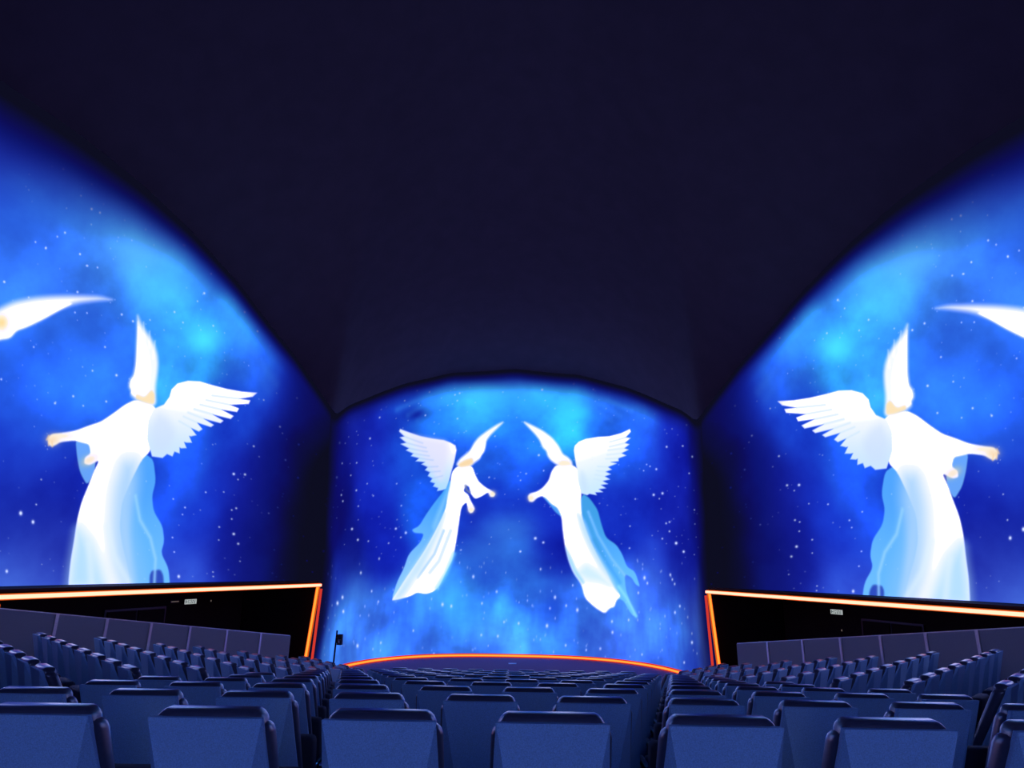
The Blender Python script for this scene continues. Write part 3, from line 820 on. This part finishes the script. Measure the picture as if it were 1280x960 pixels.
def wall_strip(p, q, z0, z1, thick, outward):
    p, q = np.array(p, float), np.array(q, float)
    o = np.array(outward, float) * thick
    return bm_mesh(prism([p, q, q + o, p + o], z0, z1))
GD = 2.4     # gallery depth
for sg, side in ((-1, 'left'), (1, 'right')):
    m_ = lambda p: (p[0] * (-sg), p[1])          # data below are for the left side (x < 0)
    so = _so
    c0, c1 = CUSP, REAR
    b0, b1 = c0 + so * GD, c1 + so * GD
    outw = (so[0] * -sg, so[1])
    structure('wall_' + side, wall_strip(m_(b0), m_(b1), 0, LEDZ + 0.3, 0.2, outw), M['dark'])
    # soffit over the gallery and the beam the screen stands on
    structure('trim_1' if sg < 0 else 'trim_2', bm_mesh(prism([m_(c0), m_(c1), m_(b1), m_(b0)], LEDZ + 0.07, LEDZ + 0.12)), M['dark'])
    # end wall of the gallery beside the stage
    e1 = b0 + np.array([0, 0.05])
    et = np.array([c0[0] - 0.02, c0[1] + 0.005]); eb = np.array([c0[0] - UPRIGHT_LEAN - 0.02, c0[1] + 0.005])
    q_ = [(eb, 0.0), (e1, 0.0), (e1, LEDZ + 0.07), (et, LEDZ + 0.07)]
    W = [m_(p) + (z,) for p, z in q_] + [m_((p[0], p[1] + 0.05)) + (z,) for p, z in q_]
    structure('wall_end_' + side, mesh_from(W, [(0, 1, 2, 3), (7, 6, 5, 4), (0, 4, 5, 1), (1, 5, 6, 2), (2, 6, 7, 3), (3, 7, 4, 0)]), M['dark'])
    # plain dark wall from the side screen to the rear screen
    sr = np.linspace(0, 1, 41)
    W0 = mir(lobe_left(sr, np.full(41, 0.0))); W1 = mir(lobe_left(sr, top_left(sr)))
    W0[:, 0] *= -sg; W1[:, 0] *= -sg
    W = np.concatenate([W0, W1])
    structure('wall_rear_' + side, mesh_from(W, [(i, i + 1, 42 + i, 41 + i) for i in range(40)]), M['dark'])
    # dark double door in the gallery wall
    mid = b0 + (b1 - b0) * 0.26
    dd = (b1 - b0) / np.linalg.norm(b1 - b0)
    door = structure('door_1' if sg < 0 else 'door_2', wall_strip(m_(mid - dd * 0.95), m_(mid + dd * 0.95), 0, 2.05, 0.05, (-outw[0], -outw[1])), M['plastic'])
    for a_ in (-0.46, 0.46):
        c = mid + dd * a_ - so * 0.051
        structure('door_leaf', wall_strip(m_(c - dd * 0.42), m_(c + dd * 0.42), 0.02, 2.0, 0.03, (-outw[0], -outw[1])), M['dark'], door)

structure('wall_rear', bm_mesh(box(-6, 6, -8.9, -8.7, 0, 2.2)), M['dark'])

# ------------------------------------------------------------------ orange light strips along the screens' lower edges
arc_s = np.linspace(0.02, 0.98, 90)
foot_line = lobe_front(arc_s, np.full(90, 0.06))
tang = np.gradient(foot_line[:, :2], axis=0)
nrm = np.stack([tang[:, 1], -tang[:, 0]], 1) / np.linalg.norm(tang, axis=1)[:, None]      # into the hall
def off_screen(d):
    return [(p[0] + n_[0] * d, p[1] + n_[1] * d, p[2]) for p, n_ in zip(foot_line, nrm)]
t = thing('light_strip', 'orange light strip curving along the foot of the front screen', 'light strip', group='orange light strips')
link('lens', bm_mesh(sweep(off_screen(0.045), 0.06, 0.115)), M['led_red'], t)
link('core', bm_mesh(sweep(off_screen(0.088), 0.04, 0.05)), M['led_amber'], t)
for sg in (-1, 1):
    m3 = lambda p: (p[0] * (-sg), p[1], p[2])
    c0, c1 = CUSP, REAR
    inw = -_so
    t = thing('light_strip', 'warm light strip framing the gallery opening %s' % ('beside the light stand' if sg < 0 else 'opposite the light stand'),
              'light strip', group='orange light strips')
    A = np.array([c0[0], c0[1], LEDZ]); B = np.array([c1[0], c1[1], LEDZ])
    off = np.array([inw[0], inw[1], 0])
    link('lens', bm_mesh(sweep([m3(A + off * 0.03), m3(B + off * 0.03)], 0.05, 0.10)), M['led_rim'], t)
    link('core', bm_mesh(sweep([m3(A + off * 0.07), m3(B + off * 0.07)], 0.04, 0.064)), M['led_hot'], t)
    foot = np.array([c0[0] - UPRIGHT_LEAN, c0[1], 0.0])
    fwd = np.array([0, -0.045, 0])
    link('upright_lens', bm_mesh(sweep([m3(A + fwd), m3(foot + fwd)], 0.10, 0.06)), M['led_rim'], t)
    link('upright_core', bm_mesh(sweep([m3(A + 2 * fwd), m3(foot + 2 * fwd)], 0.05, 0.04)), M['led_amber'], t)
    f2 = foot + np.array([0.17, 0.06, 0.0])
    link('upright_reflection', bm_mesh(sweep([m3(A + np.array([0.06, 0.06, -0.1])), m3(f2)], 0.06, 0.04)), M['led_red'], t)  # glowing red bar stands in for the upright strip's reflection

# ------------------------------------------------------------------ parapets in front of the galleries
RX = [0.98, 0.86, 0.76, 0.665, 0.585, 0.519, 0.461, 0.41, 0.362, 0.318, 0.279]
YD = [10.7 / (r + 0.3) for r in RX]
def parapet_top(y):
    r0, y0, r1, y1 = -0.0679, 11.4, -0.0917, 18.4
    z0, z1 = r0 * y0, r1 * y1
    return CAM[2] + z0 + (z1 - z0) * (y - y0) / (y1 - y0)
pd = np.array([0.3, -1.0]); pd = pd / np.linalg.norm(pd)      # along the parapet towards the rear
for sg, nm in ((-1, 'on the light stand side'), (1, 'opposite the light stand')):
    t = thing('parapet', 'grey felt parapet with pale upright strips %s' % nm, 'parapet', group='gallery parapets')
    base = []
    for y in YD:
        base.append((np.array([parapet_x(y), y]), parapet_top(y)))
    lean = 0.10
    def pt(c, h, outd=0.0):
        """point at height h on the parapet line; uprights stand square to the raked floor"""
        f = -pd * lean * max(h - 0.6, 0)
        n_ = np.array([0.958, 0.287])
        return (sg * (c[0] + f[0] + n_[0] * outd), c[1] + f[1] + n_[1] * outd, h)
    def slab(ca, ha, cb, hb, d0, d1, zb):
        bm = bmesh.new()
        v = [bm.verts.new(pt(ca, zb, d0)), bm.verts.new(pt(cb, zb, d0)), bm.verts.new(pt(cb, hb, d0)), bm.verts.new(pt(ca, ha, d0)),
             bm.verts.new(pt(ca, zb, d1)), bm.verts.new(pt(cb, zb, d1)), bm.verts.new(pt(cb, hb, d1)), bm.verts.new(pt(ca, ha, d1))]
        for f in ((0, 1, 2, 3), (7, 6, 5, 4), (0, 4, 5, 1), (1, 5, 6, 2), (2, 6, 7, 3), (3, 7, 4, 0)):
            bm.faces.new([v[i] for i in f])
        return bm_mesh(bm)
    for i in range(len(base) - 1):
        (ca, ha), (cb, hb) = base[i], base[i + 1]
        link('panel', slab(ca, ha, cb, hb, 0, 0.08, 0.0), M['parapet'], t)
    for i, (c, h) in enumerate(base[:-1]):
        if i == 0:
            continue
        wd = 0.03
        link('strip', slab(c + pd * wd, h + 0.004, c - pd * wd, h - 0.002, -0.02, 0.05, 0.0), M['post'], t)
    ca, ha = base[0]; cb, hb = base[-1]
    link('cap', slab(ca, ha + 0.02, cb, hb + 0.015, 0.02, 0.10, 0.0) if False else bm_mesh(sweep([pt(ca, ha + 0.005, 0.05), pt(cb, hb + 0.005, 0.05)], 0.07, 0.02)), M['post'], t)
    if sg < 0:
        a = on_y(14, 760, 10.6)
        c_a, h_a = base[0]; c_b = np.array([parapet_x(11.15), 11.15]); 
        s2 = thing('light_strip', 'short amber light strip on top of the parapet on the light stand side', 'light strip', group='orange light strips')
        yb = 11.15
        p0 = pt(np.array([parapet_x(8.4), 8.4]), parapet_top(8.4) + 0.03, 0.05)
        p1 = pt(c_b, parapet_top(yb) + 0.03, 0.05)
        link('lens', bm_mesh(sweep([p0, p1], 0.05, 0.04)), M['led_rim'], s2)
        link('core', bm_mesh(sweep([(p0[0], p0[1], p0[2] + 0.012), (p1[0], p1[1], p1[2] + 0.012)], 0.03, 0.04)), M['led_amber'], s2)

# ------------------------------------------------------------------ exit signs on the gallery walls
def gallery_point(px, py, sg):
    """photo pixel -> point on the gallery's rear wall"""
    d = ray(px, py)
    b0 = CUSP + _so * (GD - 0.03)
    n_ = _so.copy()
    if sg > 0:
        b0 = b0 * np.array([-1, 1]); n_ = n_ * np.array([-1, 1])
    k = ((b0 - CAM[:2]) @ n_) / (d[:2] @ n_)
    return CAM + d * k
for sg, (px, py), nm in ((-1, (237, 752), 'on the gallery wall beside the light stand'), (1, (1047, 765), 'on the gallery wall opposite the light stand')):
    p = gallery_point(px, py, sg)
    along = np.array([_sd[0] * -sg, _sd[1]])
    rz = math.atan2(along[1], along[0])
    if sg < 0:
        rz += math.pi
    t = thing('exit_sign', 'small lit exit sign %s' % nm, 'exit sign', tuple(p), rz, 'gallery exit signs')
    # local -y looks into the hall
    link('case', bm_mesh(box(-0.23, 0.23, -0.03, 0.03, -0.07, 0.07, 0.006)), M['plastic'], t)
    link('face', bm_mesh(box(-0.215, 0.215, -0.036, -0.03, -0.058, 0.058)), M['sign'], t)
    for (x0, x1, z0, z1) in ((-0.19, -0.165, -0.04, 0.045), (-0.165, -0.12, -0.008, 0.008), (-0.10, -0.085, -0.045, 0.045), (-0.055, -0.01, 0.02, 0.035),
                             (-0.045, -0.02, -0.045, -0.01), (0.015, 0.03, -0.05, 0.05), (0.055, 0.075, -0.045, 0.0), (0.065, 0.10, 0.015, 0.04), (0.115, 0.13, -0.05, 0.02), (0.15, 0.165, -0.05, 0.05)):
        link('glyph', bm_mesh(box(x0, x1, -0.0375, -0.036, z0, z1)), M['signdim'], t)
p = gallery_point(218, 752, -1)
along = np.array([_sd[0], _sd[1]])
rz = math.atan2(along[1], along[0]) + math.pi
t = thing('wall_lamp', 'dim slit wall lamp beside the exit sign near the light stand', 'lamp', tuple(p), rz)
link('housing', bm_mesh(box(-0.16, 0.16, -0.02, 0.03, -0.03, 0.03, 0.005)), M['plastic'], t)
link('slit', bm_mesh(box(-0.13, 0.13, -0.024, -0.02, -0.010, 0.010)), M['slit'], t)
for (px, py, sg, nm) in ((263, 751, -1, 'beside the light stand'), (1053, 788, 1, 'opposite the light stand')):
    p = gallery_point(px, py, sg)
    along = np.array([_sd[0] * -sg, _sd[1]])
    rz = math.atan2(along[1], along[0]) + (math.pi if sg < 0 else 0)
    t = thing('wall_camera', 'tiny round wall fitting on the gallery wall %s' % nm, 'wall fitting', tuple(p), rz, 'gallery wall fittings')
    link('base', bm_mesh(box(-0.035, 0.035, -0.02, 0.03, -0.035, 0.035, 0.01)), M['plastic'], t)
    link('lens', bm_mesh(box(-0.02, 0.02, -0.024, -0.018, -0.02, 0.02, 0.004)), M['slit'], t)

# ------------------------------------------------------------------ light stand by the stage, tape mark on the stage floor
def tube(p, q, r, seg=10, r2=None):
    p, q = Vector(p), Vector(q)
    bm = bmesh.new()
    d = q - p
    bmesh.ops.create_cone(bm, segments=seg, radius1=r, radius2=r if r2 is None else r2, depth=d.length, cap_ends=True,
                          matrix=Matrix.Translation((p + q) / 2) @ d.to_track_quat('Z', 'Y').to_matrix().to_4x4())
    return bm
sy = 20.0
top = on_y(421.5, 788, sy); bot = on_y(416.8, 828, sy)
t = thing('light_stand', 'slim black tripod stand with a small lamp head at the stage corner', 'light stand', (bot[0], sy, 0))
hx = top[0] - bot[0]; hz = top[2]
link('pole', bm_mesh(tube((hx * 0.0 - 0.03, 0, 0.1), (hx, 0, hz), 0.022)), M['plastic'], t)
for k in range(3):
    a = 2 * math.pi * k / 3 + 0.4
    link('leg', bm_mesh(tube((-0.03, 0, 0.55), (0.4 * math.cos(a), 0.4 * math.sin(a), 0.012), 0.014)), M['plastic'], t)
head = link('lamp_head', bm_mesh(box(hx + 0.02, hx + 0.15, -0.07, 0.07, hz - 0.34, hz - 0.09, 0.012)), M['plastic'], t)
link('reflector', bm_mesh(box(hx + 0.05, hx + 0.11, -0.078, -0.07, hz - 0.30, hz - 0.2)), M['chrome'], head)
link('bracket', bm_mesh(box(hx - 0.02, hx + 0.06, -0.02, 0.02, hz - 0.24, hz - 0.18)), M['plastic'], head)
p = on_z(640.5, 829.5, 0.005)
o = link('tape_mark', bm_mesh(box(-0.13, 0.13, -0.12, 0.12, 0, 0.012, 0.003)), M['tape'])
o.location = (p[0], p[1], 0.0)
tag(o, 'small pale tape mark on the stage floor before the light strip', 'tape mark')

# ------------------------------------------------------------------ theatre seats
# local frame: faces +y, upper rear edge of the back shell at y = 0, floor at z = 0
def seat_meshes():
    out = {}
    # back shell: flat face narrowing downwards, two facets folding forward beside it
    bm = bmesh.new()
    zt, zb = 1.07, 0.30
    T = [(-0.171, 0.0, zt), (0.171, 0.0, zt)]
    Bm = [(-0.025, 0.10, 0.60), (0.025, 0.10, 0.60)]
    O = [(-0.205, 0.40, zb), (0.205, 0.40, zb)]
    Bb = [(-0.025, 0.15, zb), (0.025, 0.15, zb)]
    TF = [(-0.168, 0.028, zt), (0.168, 0.028, zt)]
    OF = [(-0.203, 0.425, zb), (0.203, 0.425, zb)]
    pts = T + Bm + O + Bb + TF + OF
    v = [bm.verts.new(p) for p in pts]
    # 0,1 top rear  2,3 mid  4,5 outer low  6,7 low centre  8,9 top front  10,11 outer low front
    for f in ((0, 2, 3, 1), (0, 4, 6, 2), (1, 3, 7, 5), (2, 6, 7, 3), (0, 1, 9, 8), (0, 8, 10, 4), (1, 5, 11, 9), (8, 9, 11, 10), (4, 10, 11, 5, 7, 6)):
        bm.faces.new([v[i] for i in f])
    out['back_shell'] = bm_mesh(bm)
    # cushion in front of the shell
    bm = box(-0.185, 0.185, 0.0, 0.10, 0.0, 0.72, 0.035, 3)
    for q in bm.verts:
        z = 0.335 + q.co.z
        q.co.y += 0.028 + (1.05 - z) * 0.47
        q.co.z = z
        q.co.x *= 1.0 + 0.12 * (1.05 - z)
    out['backrest'] = bm_mesh(bm, smooth=True)
    bm = box(-0.167, 0.167, 0.022, 0.125, 1.0, 1.098, 0.033, 4)
    for q in bm.verts:
        q.co.z -= 0.02 * (q.co.x / 0.167) ** 4 * (1 if q.co.z > 1.05 else 0)
    out['headrest'] = bm_mesh(bm, smooth=True)
    # tipped-up seat
    bm = box(-0.19, 0.19, -0.05, 0.06, 0.0, 0.46, 0.03, 3)
    for q in bm.verts:
        z = 0.36 + q.co.z
        q.co.y += 0.54 - (z - 0.36) * 0.14
        q.co.z = z
    out['seat_cushion'] = bm_mesh(bm, smooth=True)
    bm = box(-0.02, 0.02, 0.16, 0.50, 0.58, 0.62, 0.012, 2)
    box(-0.018, 0.018, 0.22, 0.34, 0.0, 0.585, 0.006, 1, bm)
    out['armrest'] = bm_mesh(bm)
    bm = box(-0.021, 0.021, 0.12, 0.165, 0.582, 0.618, 0.008, 2)
    out['armrest_cap'] = bm_mesh(bm)
    bm = box(-0.19, 0.19, 0.20, 0.42, 0.30, 0.36, 0.01, 1)
    box(-0.05, 0.05, 0.24, 0.36, 0.0, 0.31, 0.01, 1, bm)
    box(-0.14, 0.14, 0.20, 0.42, 0.0, 0.02, 0.005, 1, bm)
    out['base_frame'] = bm_mesh(bm)
    return out
SM = seat_meshes()
for k, mm in (('back_shell', 'shell'), ('backrest', 'leather'), ('headrest', 'leather'), ('seat_cushion', 'cushion'), ('armrest', 'plastic'),
              ('armrest_cap', 'chrome'), ('base_frame', 'plastic')):
    SM[k].materials.append(M[mm])

def add(name, me, parent, loc=(0, 0, 0)):
    o = bpy.data.objects.new(name, me)
    COL.objects.link(o)
    o.parent = parent
    o.location = loc
    return o

def make_seat(x, y, z, rz, label, group):
    t = thing('theatre_seat', label, 'seat', (x, y, z), rz, group)
    for k in ('back_shell', 'backrest', 'headrest', 'seat_cushion', 'base_frame'):
        add(k, SM[k], t)
    for sx in (-0.235, 0.235):
        a = add('armrest', SM['armrest'], t, (sx, 0, 0))
        add('armrest_cap', SM['armrest_cap'], a)
    return t

ORD = ['zeroth', 'first', 'second', 'third', 'fourth', 'fifth', 'sixth', 'seventh', 'eighth', 'ninth', 'tenth', 'eleventh', 'twelfth', 'thirteenth', 'fourteenth', 'fifteenth']
side_seats = []
for r, (j, p, z) in enumerate(side_rows):
    lst = [p + DR * SIDEP * i for i in range(9)]
    lst = [c for c in lst if c[0] < parapet_x(c[1]) - 0.42][:8]
    side_seats.append(lst)
SB = np.array([c + DF * 0.25 for lst in side_seats for c in lst])
for k in range(NROW):
    xs = [(i + (0.5 if k % 2 else 0.0)) * PITCHX for i in range(-8, 8)]
    xs = [x for x in xs if abs(x) < 3.45 and np.hypot(SB[:, 0] - abs(x), SB[:, 1] - YROW[k] - 0.25).min() > 0.56]
    for i, x in enumerate(xs):
        lab = 'blue theatre seat in central block, %s row from stage, %s seat from light stand side' % (ORD[NROW - k], ORD[i + 1])
        make_seat(x, YROW[k], max(ZTOP[k] - SEAT_H, 0.0), 0.0, lab, 'central block seats')
ang = math.atan2(DF[1], DF[0]) - math.pi / 2
for sg, nm in ((-1, 'beside light stand'), (1, 'away from light stand')):
    for r, (j, p, z) in enumerate(side_rows):
        lst = side_seats[r]
        for i, c in enumerate(lst):
            lab = 'blue seat in angled block %s, %s row from stage, %s from parapet' % (nm, ORD[len(side_rows) - r], ORD[len(lst) - i])
            make_seat(sg * c[0], c[1], max(z - SEAT_H, 0.0), sg * ang, lab, 'angled block seats ' + nm)
